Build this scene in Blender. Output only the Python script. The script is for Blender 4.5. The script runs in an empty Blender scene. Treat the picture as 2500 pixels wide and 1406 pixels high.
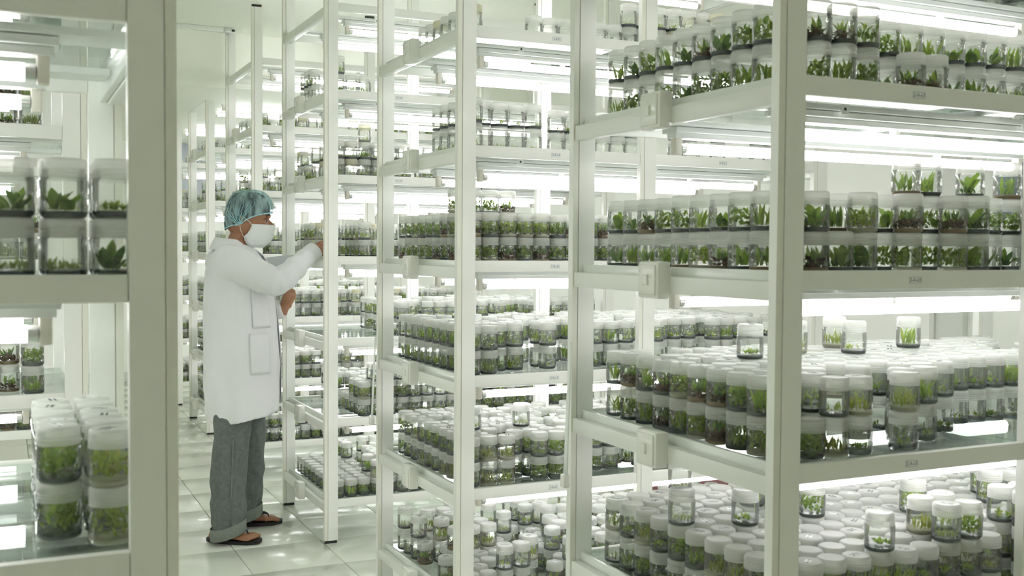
import bpy, bmesh, math, random
import numpy as np
from mathutils import Vector, Matrix
PI = math.pi
scn = bpy.context.scene
C = scn.collection

# ------------------------------------------------------------------ camera
FPX, YAW, PIT, ROL = 2606.7746, math.radians(25.451), math.radians(-2.083), math.radians(0.383)
CAMZ = 1.3905
fw = Vector((math.sin(YAW)*math.cos(PIT), math.cos(YAW)*math.cos(PIT), math.sin(PIT)))
rt = Vector((math.cos(YAW), -math.sin(YAW), 0)); up = rt.cross(fw)
r2 = rt*math.cos(ROL) + up*math.sin(ROL); u2 = -rt*math.sin(ROL) + up*math.cos(ROL)
cam = bpy.data.cameras.new('camera'); camo = bpy.data.objects.new('camera', cam); C.objects.link(camo)
cam.sensor_width = 36.0; cam.lens = 36.0*FPX/2500.0; cam.clip_start = 0.02
cam.dof.use_dof = True; cam.dof.focus_distance = 4.6; cam.dof.aperture_fstop = 8.0
m = Matrix((r2, u2, -fw)).transposed().to_4x4(); m.translation = (0, 0, CAMZ); camo.matrix_world = m
scn.camera = camo
# ------------------------------------------------------------------ world, exposure
wd = bpy.data.worlds.new('world'); scn.world = wd; wd.use_nodes = True
wd.node_tree.nodes['Background'].inputs[0].default_value = (0.9, 1, 0.92, 1)
wd.node_tree.nodes['Background'].inputs[1].default_value = 0.05
scn.view_settings.view_transform = 'Standard'; scn.view_settings.look = 'None'
scn.view_settings.gamma = 1.0; scn.view_settings.use_curve_mapping = False
scn.view_settings.exposure = 0.0
TUBE_E = 12.8
scn.cycles.max_bounces = 12; scn.cycles.diffuse_bounces = 10; scn.cycles.glossy_bounces = 2
scn.cycles.transmission_bounces = 3; scn.cycles.transparent_max_bounces = 28; scn.cycles.adaptive_threshold = .1; scn.cycles.adaptive_min_samples = 16
scn.cycles.use_light_tree = False; scn.cycles.use_adaptive_sampling = True; scn.cycles.caustics_reflective = False; scn.cycles.caustics_refractive = False

# ------------------------------------------------------------------ materials
MATS = {}
def nmat(name):
    mt = bpy.data.materials.new(name); mt.use_nodes = True
    nt = mt.node_tree; nt.nodes.clear()
    out = nt.nodes.new('ShaderNodeOutputMaterial'); MATS[name] = mt
    return mt, nt, out
def pbsdf(name, col, rough=0.5, metal=0.0, spec=0.5, noise=None, bump=None, sss=0, coat=0):
    mt, nt, out = nmat(name)
    b = nt.nodes.new('ShaderNodeBsdfPrincipled')
    b.inputs['Base Color'].default_value = (*col, 1); b.inputs['Roughness'].default_value = rough
    b.inputs['Metallic'].default_value = metal; b.inputs['Specular IOR Level'].default_value = spec
    b.inputs['Coat Weight'].default_value = coat
    if sss: b.inputs['Subsurface Weight'].default_value = sss; b.inputs['Subsurface Radius'].default_value = (.01, .004, .002)
    tc = nt.nodes.new('ShaderNodeTexCoord')
    if noise:   # (scale, amount, col2)
        n = nt.nodes.new('ShaderNodeTexNoise'); n.inputs['Scale'].default_value = noise[0]; n.inputs['Detail'].default_value = 4
        nt.links.new(tc.outputs['Object'], n.inputs['Vector'])
        mx = nt.nodes.new('ShaderNodeMix'); mx.data_type = 'RGBA'
        mx.inputs[6].default_value = (*col, 1); mx.inputs[7].default_value = (*noise[2], 1)
        mp = nt.nodes.new('ShaderNodeMapRange'); mp.inputs[1].default_value = .35; mp.inputs[2].default_value = .7; mp.inputs[4].default_value = noise[1]
        nt.links.new(n.outputs['Fac'], mp.inputs[0]); nt.links.new(mp.outputs[0], mx.inputs[0]); nt.links.new(mx.outputs[2], b.inputs['Base Color'])
    if bump:    # (scale xyz, strength, dist)
        mpg = nt.nodes.new('ShaderNodeMapping'); mpg.inputs['Scale'].default_value = bump[0]
        nt.links.new(tc.outputs['Object'], mpg.inputs['Vector'])
        n = nt.nodes.new('ShaderNodeTexNoise'); n.inputs['Scale'].default_value = 1; n.inputs['Detail'].default_value = 3
        nt.links.new(mpg.outputs[0], n.inputs['Vector'])
        bp = nt.nodes.new('ShaderNodeBump'); bp.inputs['Strength'].default_value = bump[1]; bp.inputs['Distance'].default_value = bump[2]
        nt.links.new(n.outputs['Fac'], bp.inputs['Height']); nt.links.new(bp.outputs[0], b.inputs['Normal'])
    nt.links.new(b.outputs[0], out.inputs[0])
    return mt
def emis(name, col, st):
    mt, nt, out = nmat(name); e = nt.nodes.new('ShaderNodeEmission')
    e.inputs[0].default_value = (*col, 1); e.inputs[1].default_value = st; nt.links.new(e.outputs[0], out.inputs[0]); return mt
def glassy(name, tint, haze, hazecol, rough=.04, fres=.12, maxgloss=.6, translucent=False, streak=None):
    """thin clear or milky wall: transparent + a veil of diffuse + surface gloss"""
    mt, nt, out = nmat(name); N = nt.nodes.new; L = nt.links.new
    tr = N('ShaderNodeBsdfTransparent'); tr.inputs[0].default_value = (*tint, 1)
    if translucent:
        d1 = N('ShaderNodeBsdfDiffuse'); d1.inputs[0].default_value = (*hazecol, 1)
        d2 = N('ShaderNodeBsdfTranslucent'); d2.inputs[0].default_value = (*hazecol, 1)
        df = N('ShaderNodeMixShader'); df.inputs[0].default_value = .45; L(d1.outputs[0], df.inputs[1]); L(d2.outputs[0], df.inputs[2])
    else:
        df = N('ShaderNodeBsdfDiffuse'); df.inputs[0].default_value = (*hazecol, 1)
    m1 = N('ShaderNodeMixShader'); m1.inputs[0].default_value = haze; L(tr.outputs[0], m1.inputs[1]); L(df.outputs[0], m1.inputs[2])
    if streak:
        tc = N('ShaderNodeTexCoord'); mp = N('ShaderNodeMapping'); mp.inputs['Scale'].default_value = streak
        oi = N('ShaderNodeObjectInfo'); ad = N('ShaderNodeVectorMath'); ad.operation = 'ADD'
        n = N('ShaderNodeTexNoise'); n.inputs['Scale'].default_value = 1; n.inputs['Detail'].default_value = 3
        L(tc.outputs['Object'], mp.inputs[0]); L(mp.outputs[0], ad.inputs[0])
        sc = N('ShaderNodeMath'); sc.operation = 'MULTIPLY'; sc.inputs[1].default_value = 40; L(oi.outputs['Random'], sc.inputs[0]); L(sc.outputs[0], ad.inputs[1])
        L(ad.outputs[0], n.inputs['Vector'])
        mr = N('ShaderNodeMapRange'); mr.inputs[1].default_value = .42; mr.inputs[2].default_value = .72; mr.inputs[3].default_value = haze*.5; mr.inputs[4].default_value = min(1, haze*2.2)
        L(n.outputs['Fac'], mr.inputs[0]); L(mr.outputs[0], m1.inputs[0])
    gl = N('ShaderNodeBsdfGlossy'); gl.inputs['Color'].default_value = (1, 1, 1, 1); gl.inputs['Roughness'].default_value = rough
    lw = N('ShaderNodeLayerWeight'); lw.inputs[0].default_value = fres
    mm = N('ShaderNodeMath'); mm.operation = 'MULTIPLY'; mm.inputs[1].default_value = maxgloss; L(lw.outputs['Fresnel'], mm.inputs[0])
    m2 = N('ShaderNodeMixShader'); L(mm.outputs[0], m2.inputs[0]); L(m1.outputs[0], m2.inputs[1]); L(gl.outputs[0], m2.inputs[2])
    L(m2.outputs[0], out.inputs[0]); return mt
def leaf(name, col, col2):
    mt, nt, out = nmat(name); N = nt.nodes.new; L = nt.links.new
    oi = N('ShaderNodeObjectInfo'); geo = N('ShaderNodeNewGeometry'); mx = N('ShaderNodeMix'); mx.data_type = 'RGBA'
    mx.inputs[6].default_value = (*col, 1); mx.inputs[7].default_value = (*col2, 1)
    ad = N('ShaderNodeMath'); ad.operation = 'ADD'; L(oi.outputs['Random'], ad.inputs[0]); L(geo.outputs['Random Per Island'], ad.inputs[1])
    hf = N('ShaderNodeMath'); hf.operation = 'MULTIPLY'; hf.inputs[1].default_value = .5; L(ad.outputs[0], hf.inputs[0]); L(hf.outputs[0], mx.inputs[0])
    d = N('ShaderNodeBsdfPrincipled'); d.inputs['Roughness'].default_value = .4; d.inputs['Specular IOR Level'].default_value = .4
    t = N('ShaderNodeBsdfTranslucent'); ms = N('ShaderNodeMixShader'); ms.inputs[0].default_value = .5
    L(mx.outputs[2], d.inputs['Base Color']); L(mx.outputs[2], t.inputs[0]); L(d.outputs[0], ms.inputs[1]); L(t.outputs[0], ms.inputs[2])
    L(ms.outputs[0], out.inputs[0]); return mt
WHITE = pbsdf('rack_white', (.82, .82, .785), .32, spec=.5, noise=(6, .25, (.785, .785, .745)))
LIP = pbsdf('lip_white', (.82, .84, .81), .18, spec=.6)
STRIP = pbsdf('strip_cream', (.78, .775, .70), .4)
DARKGAP = pbsdf('rubber', (.03, .03, .03), .7)
PLASTIC = pbsdf('box_plastic', (.80, .80, .75), .15, spec=.5)
HOUSING = pbsdf('lamp_housing', (.78, .80, .78), .3, spec=.5)
HOLDER = pbsdf('holder_plastic', (.78, .74, .66), .4)
CAPMET = pbsdf('cap_metal', (.7, .7, .68), .3, metal=.8)
TUBE = emis('tube_light', (1.0, .98, .985), TUBE_E)
PANE = glassy('shelf_glass', (.93, .97, .94), .03, (.7, .8, .75), .02, .1, .7)
JAR = glassy('jar_glass', (.98, .99, .975), .085, (.90, .92, .89), .04, .30, .85, translucent=True)
LID = glassy('lid_plastic', (.97, .97, .95), .56, (.95, .955, .935), .25, .1, .4, translucent=True)
LIDY = glassy('lid_yellow', (.95, .95, .85), .8, (.86, .84, .68), .25, .1, .4, translucent=True)
AGD = pbsdf('agar_dark', (.06, .078, .085), .25, noise=(90, .5, (.12, .145, .155)))
AGP = pbsdf('agar_pale', (.50, .50, .38), .3, noise=(90, .5, (.40, .36, .24)))
AGT = pbsdf('agar_tan', (.36, .25, .12), .3, noise=(90, .6, (.2, .13, .07)))
PAPER = pbsdf('paper', (.78, .80, .80), .6)
INK = pbsdf('ink', (.10, .11, .13), .6)
G1 = leaf('leaf_fresh', (.28, .42, .03), (.46, .58, .08))
G2 = leaf('leaf_mid', (.18, .32, .03), (.32, .48, .06))
G3 = leaf('leaf_dark', (.08, .19, .035), (.18, .31, .06))
G4 = leaf('leaf_yellow', (.30, .38, .05), (.46, .46, .09))
BR = leaf('bark_brown', (.12, .065, .035), (.30, .17, .09))
FLOOR = pbsdf('grout', (.55, .55, .49), .6)
TILE = pbsdf('floor_tile', (.79, .80, .73), .16, spec=.5, noise=(2.2, .5, (.73, .74, .67)))
PAINT = pbsdf('wall_paint', (.93, .935, .90), .55)
CEIL = pbsdf('ceiling_paint', (.93, .935, .88), .6)
SKIRT = pbsdf('skirting', (.7, .71, .68), .4)
BLUEG = pbsdf('blue_grey_panel', (.50, .54, .62), .4)
NAVY = pbsdf('window_dark', (.05, .08, .13), .08, spec=.7, noise=(7, .8, (.16, .22, .32)))
MAROON = pbsdf('maroon', (.26, .075, .085), .45)
BLACK = pbsdf('black_rubber', (.012, .012, .012), .55)
SKIN = pbsdf('skin', (.36, .175, .095), .5, sss=.12, noise=(30, .4, (.30, .14, .075)))
HAIR = pbsdf('hair', (.015, .014, .013), .5)
COAT = pbsdf('coat_cotton', (.745, .745, .765), .8, spec=.15, bump=((9, 9, 4), .5, .03))
DENIM = pbsdf('trousers_grey', (.125, .143, .135), .85, spec=.15, noise=(60, .7, (.185, .205, .19)), bump=((14, 14, 5), .6, .025))
DENIM2 = pbsdf('cuff_grey', (.19, .215, .195), .85, spec=.15, noise=(80, .6, (.25, .27, .25)))
MASKM = pbsdf('mask_fabric', (.78, .80, .79), .85, spec=.1)
CAPM = glassy('cap_net', (.74, .86, .87), .50, (.58, .80, .82), .4, .05, .2, translucent=True, streak=(45, 45, 9))
CAPB = pbsdf('cap_band', (.40, .72, .80), .8)
EYEW = pbsdf('eye_white', (.50, .47, .43), .2)
COVER = pbsdf('notebook_blue', (.16, .30, .44), .5)
CORD = pbsdf('cord_white', (.82, .84, .82), .35)
# ------------------------------------------------------------------ mesh helpers
class MB:
    def __init__(s): s.v = []; s.f = []; s.m = []
    def add(s, vs, fs, mi=0):
        o = len(s.v); s.v += [tuple(p) for p in vs]; s.f += [tuple(i+o for i in f) for f in fs]; s.m += [mi]*len(fs); return s
    def box(s, x0, x1, y0, y1, z0, z1, mi=0):
        v = [(x, y, z) for z in (z0, z1) for y in (y0, y1) for x in (x0, x1)]
        return s.add(v, [(0, 2, 3, 1), (4, 5, 7, 6), (0, 1, 5, 4), (1, 3, 7, 5), (3, 2, 6, 7), (2, 0, 4, 6)], mi)
    def lathe(s, prof, seg=16, mi=0, c=(0, 0, 0), axis='z', caps=True):
        n = len(prof); vs = []
        for r, z in prof:
            for k in range(seg):
                a = 2*PI*k/seg; x, y = r*math.cos(a), r*math.sin(a)
                p = (x, y, z) if axis == 'z' else (z, x, y)
                vs.append((p[0]+c[0], p[1]+c[1], p[2]+c[2]))
        fs = [(i*seg+k, i*seg+(k+1) % seg, (i+1)*seg+(k+1) % seg, (i+1)*seg+k) for i in range(n-1) for k in range(seg)]
        if caps: fs += [tuple(range(seg))[::-1], tuple((n-1)*seg+k for k in range(seg))]
        return s.add(vs, fs, mi)
    def rings(s, R, mi=0, caps=True):
        seg = len(R[0]); vs = [p for r in R for p in r]; n = len(R)
        fs = [(i*seg+k, i*seg+(k+1) % seg, (i+1)*seg+(k+1) % seg, (i+1)*seg+k) for i in range(n-1) for k in range(seg)]
        if caps: fs += [tuple(range(seg))[::-1], tuple((n-1)*seg+k for k in range(seg))]
        return s.add(vs, fs, mi)
    def sweep(s, path, rad, seg=10, mi=0, upv=(0, 0, 1)):
        """tube along path; rad = number or (ra, rb) per point; ra lies along upv"""
        P = [Vector(p) for p in path]; R = []
        for i, p in enumerate(P):
            d = (P[min(i+1, len(P)-1)] - P[max(i-1, 0)]).normalized()
            a = Vector(upv); a = (a - d*a.dot(d))
            if a.length < 1e-4: a = Vector((1, 0, .01)); a = a - d*a.dot(d)
            a.normalize(); b = d.cross(a); q = rad[i] if isinstance(rad, (list, tuple)) else rad
            ra, rb = q if isinstance(q, (list, tuple)) else (q, q)
            R.append([p + a*ra*math.cos(2*PI*k/seg) + b*rb*math.sin(2*PI*k/seg) for k in range(seg)])
        return s.rings(R, mi)
    def mesh(s, name, mats, smooth=False, bevel=0):
        me = bpy.data.meshes.new(name); me.from_pydata(s.v, [], s.f)
        for mt in (mats if isinstance(mats, (list, tuple)) else [mats]): me.materials.append(mt)
        me.polygons.foreach_set('material_index', s.m)
        if bevel:
            bm = bmesh.new(); bm.from_mesh(me); bmesh.ops.bevel(bm, geom=bm.edges[:], offset=bevel, segments=2, profile=.5, affect='EDGES'); bm.to_mesh(me); bm.free()
        if smooth:
            me.polygons.foreach_set('use_smooth', [True]*len(me.polygons))
            if smooth != True: me.set_sharp_from_angle(angle=smooth)
        me.update(); return me
def cbox(name, sx, sy, sz, mat, bevel=.0015):
    return MB().box(-sx/2, sx/2, -sy/2, sy/2, -sz/2, sz/2).mesh(name, mat, bevel=bevel, smooth=(.6 if bevel else False))
def ob(name, me, parent=None, loc=(0, 0, 0), rot=None):
    o = bpy.data.objects.new(name, me); C.objects.link(o); o.location = loc
    if rot: o.rotation_euler = rot
    if parent: o.parent = parent
    return o
def thing(o, label, cat, group=None):
    o['label'] = label; o['category'] = cat
    if group: o['group'] = group
    return o
def empty(name, loc=(0, 0, 0)):
    o = bpy.data.objects.new(name, None); C.objects.link(o); o.location = loc; o.empty_display_size = .05; return o
def struct(o): o['kind'] = 'structure'; return o
def evald(o):
    dg = bpy.context.evaluated_depsgraph_get(); dg.update(); return bpy.data.meshes.new_from_object(o.evaluated_get(dg))
def remesh(me, voxel, smooth_it=2, fac=.5):
    """fuse overlapping closed shells into one continuous surface"""
    t = bpy.data.objects.new('tmp', me); C.objects.link(t)
    md = t.modifiers.new('r', 'REMESH'); md.mode = 'VOXEL'; md.voxel_size = voxel; md.use_smooth_shade = True
    sm = t.modifiers.new('s', 'SMOOTH'); sm.factor = fac; sm.iterations = smooth_it
    r = evald(t); mats = list(me.materials); bpy.data.objects.remove(t)
    r.materials.clear()
    for q in mats: r.materials.append(q)
    return r
# ------------------------------------------------------------------ measured layout (metres)
XR, XL = 1.347, 0.2187            # aisle faces of the right and the left racks
PW, PD = .0644, .0249             # post face width, post depth
Y1, PITCH, DEP = 1.6409, 1.6086, .8191
RLEN = 1.56; MIDX = .704
H = 2.841                         # ceiling
LV = [.184, .567, .947, 1.331, 1.713, 2.107, 2.508]      # tops of the end beams
BH = .0385; TR = .021             # beam height; tray rail above the end beam
LETT = 'abcdefg'
WALLX, WALLY0, WALLY1, WALLX0 = 3.65, -3.7, 11.6, -3.2
BULK = 7.42; LOWC = 2.47
# ------------------------------------------------------------------ room
T = .405; TX0, TY0 = .9443, 4.94
fl = struct(ob('floor', MB().box(WALLX0-.1, WALLX+.1, WALLY0-.1, WALLY1+.1, -.11, -.010).mesh('floor', FLOOR)))
tile_me = cbox('tile', T-.004, T-.004, .012, TILE, .0012)
tile_me2 = cbox('tile_b', T-.004, T-.004, .012, pbsdf('floor_tile_b', (.77, .785, .715), .19, spec=.5, noise=(3, .5, (.71, .725, .66))), .0012)
rg = random.Random(5)
outer = MB()
for i in range(-11, 9):
    for j in range(-24, 17):
        x, y = TX0+(i+.5)*T, TY0+(j+.5)*T
        if not (WALLX0 < x-.1 and x+.1 < WALLX and WALLY0 < y-.1 and y+.1 < WALLY1): continue
        if -2 <= i <= 5 and -4 <= j <= 15:
            ob('tile', rg.choice((tile_me, tile_me, tile_me2)), fl, (x, y, -.006+rg.uniform(-.0003, .0003)))
        else:
            outer.box(x-T/2+.002, x+T/2-.002, y-T/2+.002, y+T/2-.002, -.012, 0)
rest = ob('tile_field', outer.mesh('tile_field', TILE), fl); rest['kind'] = 'stuff'
struct(ob('ceiling', MB().box(WALLX0-.1, WALLX+.1, WALLY0-.1, BULK, H, H+.1).box(WALLX0-.1, WALLX+.1, BULK, WALLY1+.1, LOWC, H+.1).mesh('ceiling', CEIL)))
struct(ob('wall_left', MB().box(WALLX0-.1, WALLX0, WALLY0-.1, WALLY1+.1, -.01, H).mesh('wl', PAINT)))
struct(ob('wall_back', MB().box(WALLX0, WALLX, WALLY0-.1, WALLY0, -.01, H).mesh('wb', PAINT)))
wf = struct(ob('wall_front', MB().box(WALLX0, WALLX, WALLY1, WALLY1+.1, -.01, H).mesh('wf', PAINT)))
wr = struct(ob('wall_right', MB().box(WALLX, WALLX+.1, WALLY0-.1, WALLY1+.1, -.01, H).mesh('wr', PAINT)))
struct(ob('baseboard_right', MB().box(WALLX-.012, WALLX, WALLY0, WALLY1, 0, .1).mesh('bbr', SKIRT)))
struct(ob('baseboard_front', MB().box(WALLX0, WALLX-.012, WALLY1-.012, WALLY1, 0, .1).mesh('bbf', SKIRT)))
# dark window in the right wall, with its frame, mullion and sill
w1 = struct(ob('window_1', MB().box(WALLX-.012, WALLX+.002, 2.27, 3.135, 1.525, 1.91).mesh('win', NAVY)))
fr = MB()
for y in (2.24, 3.135): fr.box(WALLX-.04, WALLX, y, y+.032, 1.47, 1.955)
fr.box(WALLX-.04, WALLX, 2.24, 3.167, 1.91, 1.955); ob('window_frame', fr.mesh('wfr', PAINT, bevel=.002), w1)
ob('window_sill', MB().box(WALLX-.09, WALLX, 2.2, 3.2, 1.485, 1.525).mesh('wsl', LIP, bevel=.002), w1)
ob('mullion', MB().box(WALLX-.03, WALLX, 2.68, 2.71, 1.525, 1.91).mesh('mul', PAINT), w1)
struct(ob('trim_1', MB().box(WALLX-.03, WALLX, 3.215, 3.24, 0, 2.4).box(WALLX-.02, WALLX, 3.24, 3.37, 0, 2.4).box(WALLX-.03, WALLX, 3.37, 3.395, 0, 2.4).mesh('trim', SKIRT, bevel=.002)))
# far wall: blue-grey board, conduits
struct(ob('wall_panel', MB().box(1.35, 3.1, WALLY1-.02, WALLY1, 1.75, 2.46).mesh('wp', BLUEG))).name = 'trim_2'
# ceiling trunking in front of the bulkhead
tk = empty('cable_trunking', (.70, BULK-.17, H-.016))
ob('channel', cbox('trk', 1.25, .03, .03, LIP, .002), tk); ob('end_cap', cbox('trkc', .05, .034, .032, CAPMET, .002), tk, (.65, 0, 0))
thing(tk, 'thin white cable trunking on the ceiling before the bulkhead', 'trunking')
# maroon box beyond the rack ends
mbx = empty('storage_box', (3.33, 4.6, 0)); mbx.rotation_euler = (0, 0, PI/2)
bb = MB(); bb.box(-.30, .30, -.2, .2, 0, .02); bb.box(-.30, -.285, -.2, .2, 0, .2); bb.box(.285, .30, -.2, .2, 0, .2); bb.box(-.3, .3, -.2, -.185, 0, .2); bb.box(-.3, .3, .185, .2, 0, .2)
ob('tub', bb.mesh('tub', MAROON, bevel=.003), mbx); ob('lid', cbox('tublid', .62, .42, .02, MAROON, .004), mbx, (0, 0, .211))
thing(mbx, 'maroon box on the floor past the far ends of the racks', 'box')
# ------------------------------------------------------------------ racks
def post_mesh(sg):
    g0, g1 = .0155, .0172
    prof = [(0, .0015), (g0, .0015), (g0, .006), (g1, .006), (g1, 0), (PW, 0), (PW, PD), (0, PD)]
    if sg < 0: prof = [(-x, y) for x, y in prof][::-1]
    mb = MB(); n = len(prof); z0, z1 = .014, H-.014
    vs = [(x, y, z) for z in (z0, z1) for x, y in prof]
    mb.add(vs, [(k, (k+1) % n, n+(k+1) % n, n+k) for k in range(n)] + [tuple(range(n))[::-1], tuple(range(n, 2*n))])
    mb.m = [0]*len(mb.f)
    mb.m[0 if sg > 0 else n-2] = 1
    return mb.mesh('post', [WHITE, STRIP])
POSTM = {1: post_mesh(1), -1: post_mesh(-1)}
PADM = cbox('foot_pad', PW-.008, PD-.006, .016, DARKGAP, .001)
def jbox_mesh():
    mb = MB().box(-.0175, .0175, -.042, .042, -.042, .042); return mb.mesh('junction_box', PLASTIC, bevel=.006, smooth=.7)
JBM = jbox_mesh()
FACEM = MB().box(-.003, .003, -.034, .034, -.034, .034).mesh('face_plate', PLASTIC, bevel=.0025, smooth=.7)
ROCKM = MB().box(-.004, .004, -.009, .009, -.012, .012).mesh('rocker_switch', PLASTIC, bevel=.0015, smooth=.7)
def box_cached(cache, name, sx, sy, sz, mat, bev=.0015):
    k = (name, round(sx, 4), round(sy, 4), round(sz, 4))
    if k not in cache: cache[k] = cbox(name, sx, sy, sz, mat, bev)
    return cache[k]
BC = {}
def text_mesh(txt, size):
    cu = bpy.data.curves.new('t', 'FONT'); cu.body = txt; cu.size = size; cu.align_x = 'CENTER'; cu.align_y = 'CENTER'
    t = bpy.data.objects.new('t', cu); C.objects.link(t); me = evald(t); bpy.data.objects.remove(t); return me
def label_mesh(txt):
    tm = text_mesh(txt, .0112); mb = MB()
    w, hh = .034, .0135
    mb.box(-w/2, w/2, -.0006, 0, -hh/2, hh/2, 0)
    for a in ((-w/2, w/2, -hh/2, -hh/2+.0004), (-w/2, w/2, hh/2-.0004, hh/2), (-w/2, -w/2+.0004, -hh/2, hh/2), (w/2-.0004, w/2, -hh/2, hh/2)):
        mb.box(a[0], a[1], -.0008, -.0005, a[2], a[3], 1)
    mb.add([(v.co.x, -.0009, v.co.y) for v in tm.vertices], [tuple(p.vertices) for p in tm.polygons], 1)
    return mb.mesh('shelf_label', [PAPER, INK])
BRKM = MB().box(-.011, .011, -.001, .001, -.012, .010, 0).box(-.003, .003, -.002, 0, -.003, .003, 1).mesh('bracket', [LIP, DARKGAP])
racks = []
def make_rack(key, sg, x0, y0, dep, label, levels, letter=None, boxes=True, two_ends=True):
    r = empty('plant_rack', (x0, y0, 0)); thing(r, label, 'rack', 'white plant racks')
    X = lambda x: sg*x
    for px in (0, MIDX, RLEN-PW):
        for py in (0, dep):
            p = ob('post', POSTM[sg], r, (X(px), py, 0))
            ob('foot_pad', PADM, p, (X(PW/2), PD/2, .008)); ob('foot_pad', PADM, p, (X(PW/2), PD/2, H-.008))
    ey0, ey1 = PD+.0005, dep-.0005; el = ey1-ey0
    for l in levels:
        zt = LV[l]
        for e, xc in enumerate((.0155, RLEN-.0155)):
            bm_ = ob('end_beam', box_cached(BC, 'end_beam', .025, el, BH, WHITE, .002), r, (X(xc), (ey0+ey1)/2, zt-BH/2))
            if e == 0 and boxes and l < 6:
                jb = ob('junction_box', JBM, r, (X(-.0125), .412*dep/DEP*1.0+.0, zt-.008))
                ob('face_plate', FACEM, jb, (X(-.0185), 0, 0)); ob('rocker_switch', ROCKM, jb, (X(-.0225), 0, 0))
            ob('end_lip', box_cached(BC, 'end_lip', .012, el, .055, LIP, .0015), r, (X(.036 if e == 0 else RLEN-.036), (ey0+ey1)/2, zt+TR-.0275))
        for b, (xa, xb) in enumerate(((PW+.0005, MIDX-.0005), (MIDX+PW+.0005, RLEN-PW-.0005))):
            for sd, yc in enumerate((.003+.0095, dep+PD-.003-.0095)):
                rl = ob('front_rail' if sd == 0 else 'back_rail', box_cached(BC, 'rail', xb-xa, .019, BH, WHITE, .002), r, (X((xa+xb)/2), yc, zt+TR-BH/2))
                if sd == 0 and letter and 0 < l < 6 and b < 2:
                    t = label_mesh('2-%s-%s%d' % (letter, LETT[l], 3-b)); ob('shelf_label', t, rl, ((.36 if b == 0 else 1.06)-(xa+xb)/2+.004, -.0096, -.001))
            xg0, xg1 = (.043 if b == 0 else MIDX+PW/2+.001), (MIDX+PW/2-.001 if b == 0 else RLEN-.043)
            if l < 6: ob('glass_shelf', box_cached(BC, 'glass', xg1-xg0, dep-.022, .006, PANE, 0), r, (X((xg0+xg1)/2), dep/2+PD/2, zt+TR-.008))
        ob('cross_bar', box_cached(BC, 'cross_bar', .05, el, .014, HOUSING, .001), r, (X(MIDX+PW/2), (ey0+ey1)/2, zt+TR-.0195))
        if l > 0:
            for f_ in (.235, .72):
                ob('lamp_rail', box_cached(BC, 'lamp_rail', RLEN-.09, .085, .012, HOUSING, .001), r, (X(RLEN/2), dep*f_, zt+TR-.033))
            if sg > 0 and y0 < 6:
                for bx_ in (.30, .86): ob('bracket', BRKM, r, (bx_, dep*.235-.0437, zt+TR-.036))
    racks.append((key, sg, x0, y0, dep)); return r
NAMES = ['nearest', 'second', 'third', 'fourth', 'fifth', 'rearmost']
LAB = ['nearest white metal plant rack at right, its shelf labels starting 2-A',
       'second white plant rack from the camera, its shelf labels starting 2-B',
       'white plant rack whose shelf the man in the lab coat reaches into',
       'tall white plant rack seen directly behind the man in the lab coat',
       'white plant rack seen behind the back of the man in the coat',
       'rearmost white plant rack, far down the aisle beside the foreground post']
for k in range(6):
    make_rack(k, 1, XR, Y1+k*PITCH, DEP, LAB[k], range(7), 'ABC'[k] if k < 3 else None, boxes=(k < 5))
LY = [1.5447, 3.312, 5.08]; LDEP = .748
LLAB = ['grey-looking foreground rack post and shelves cut off by the left edge', 'white rack seen through the shelves of the left foreground rack', 'furthest white rack seen at the left edge between the foreground shelves']
for k in range(3):
    make_rack(10+k, -1, XL, LY[k], LDEP, LLAB[k], (range(7) if k == 0 else range(1, 7)), None, boxes=False)
# ------------------------------------------------------------------ fluorescent lamps (each a thing)
TL, TRAD = 1.19, .0132
def tube_mesh():
    mb = MB(); mb.lathe([(TRAD, -TL/2+.016), (TRAD, TL/2-.016)], 10, 0, axis='x', caps=False)
    for s in (-1, 1):
        mb.lathe([(.0128, s*(TL/2-.016)), (.0128, s*(TL/2-.001)), (.008, s*TL/2)][::s], 14, 1, axis='x')
    return mb.mesh('tube', [TUBE, CAPMET], smooth=.6)
TUBEM = tube_mesh()
HOUSM = MB().box(-TL/2-.03, TL/2+.03, -.032, .032, .037, .050).box(-TL/2-.024, TL/2+.024, -.019, .019, .024, .037).mesh('housing', HOUSING, bevel=.001)
HOLDM = MB().box(-.009, .009, -.013, .013, -.017, .036).mesh('lamp_holder', HOLDER, bevel=.003, smooth=.7)
CLIPM = MB().box(-.006, .006, -.010, .010, .010, .026).mesh('clip', LIP, bevel=.001)
def lamp(x, y, z, label):
    e = empty('fluorescent_lamp', (x, y, z)); thing(e, label, 'lamp', 'fluorescent lamps under the shelves')
    ob('housing', HOUSM, e); ob('tube', TUBEM, e)
    for s in (-1, 1): ob('lamp_holder', HOLDM, e, (s*(TL/2+.009), 0, 0))
    ob('clip', CLIPM, e, (-.28, 0, 0)); ob('clip', CLIPM, e, (.28, 0, 0))
SHELFW = ['lowest', 'second-lowest', 'third', 'fourth', 'fifth', 'sixth', 'topmost']
RN = {0: 'nearest right rack', 1: 'second right rack', 2: "rack the man reaches into", 3: "rack right behind the man's head", 4: 'fifth right rack', 5: 'rearmost right rack', 10: 'left foreground rack', 11: 'left rack behind the foreground one', 12: 'furthest left rack'}
for key, sg, x0, y0, dep in racks:
    for l in range(1, 7):
        if key in (11, 12) and l not in (2, 3, 4, 5): continue
        for q, f_ in enumerate((.235, .72)):
            lamp(x0+sg*.768, y0+dep*f_, LV[l]+TR-.0905, '%s lit tube lamp under the %s shelf, %s' % (('front', 'rear')[q], SHELFW[l], RN[key]))
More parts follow.
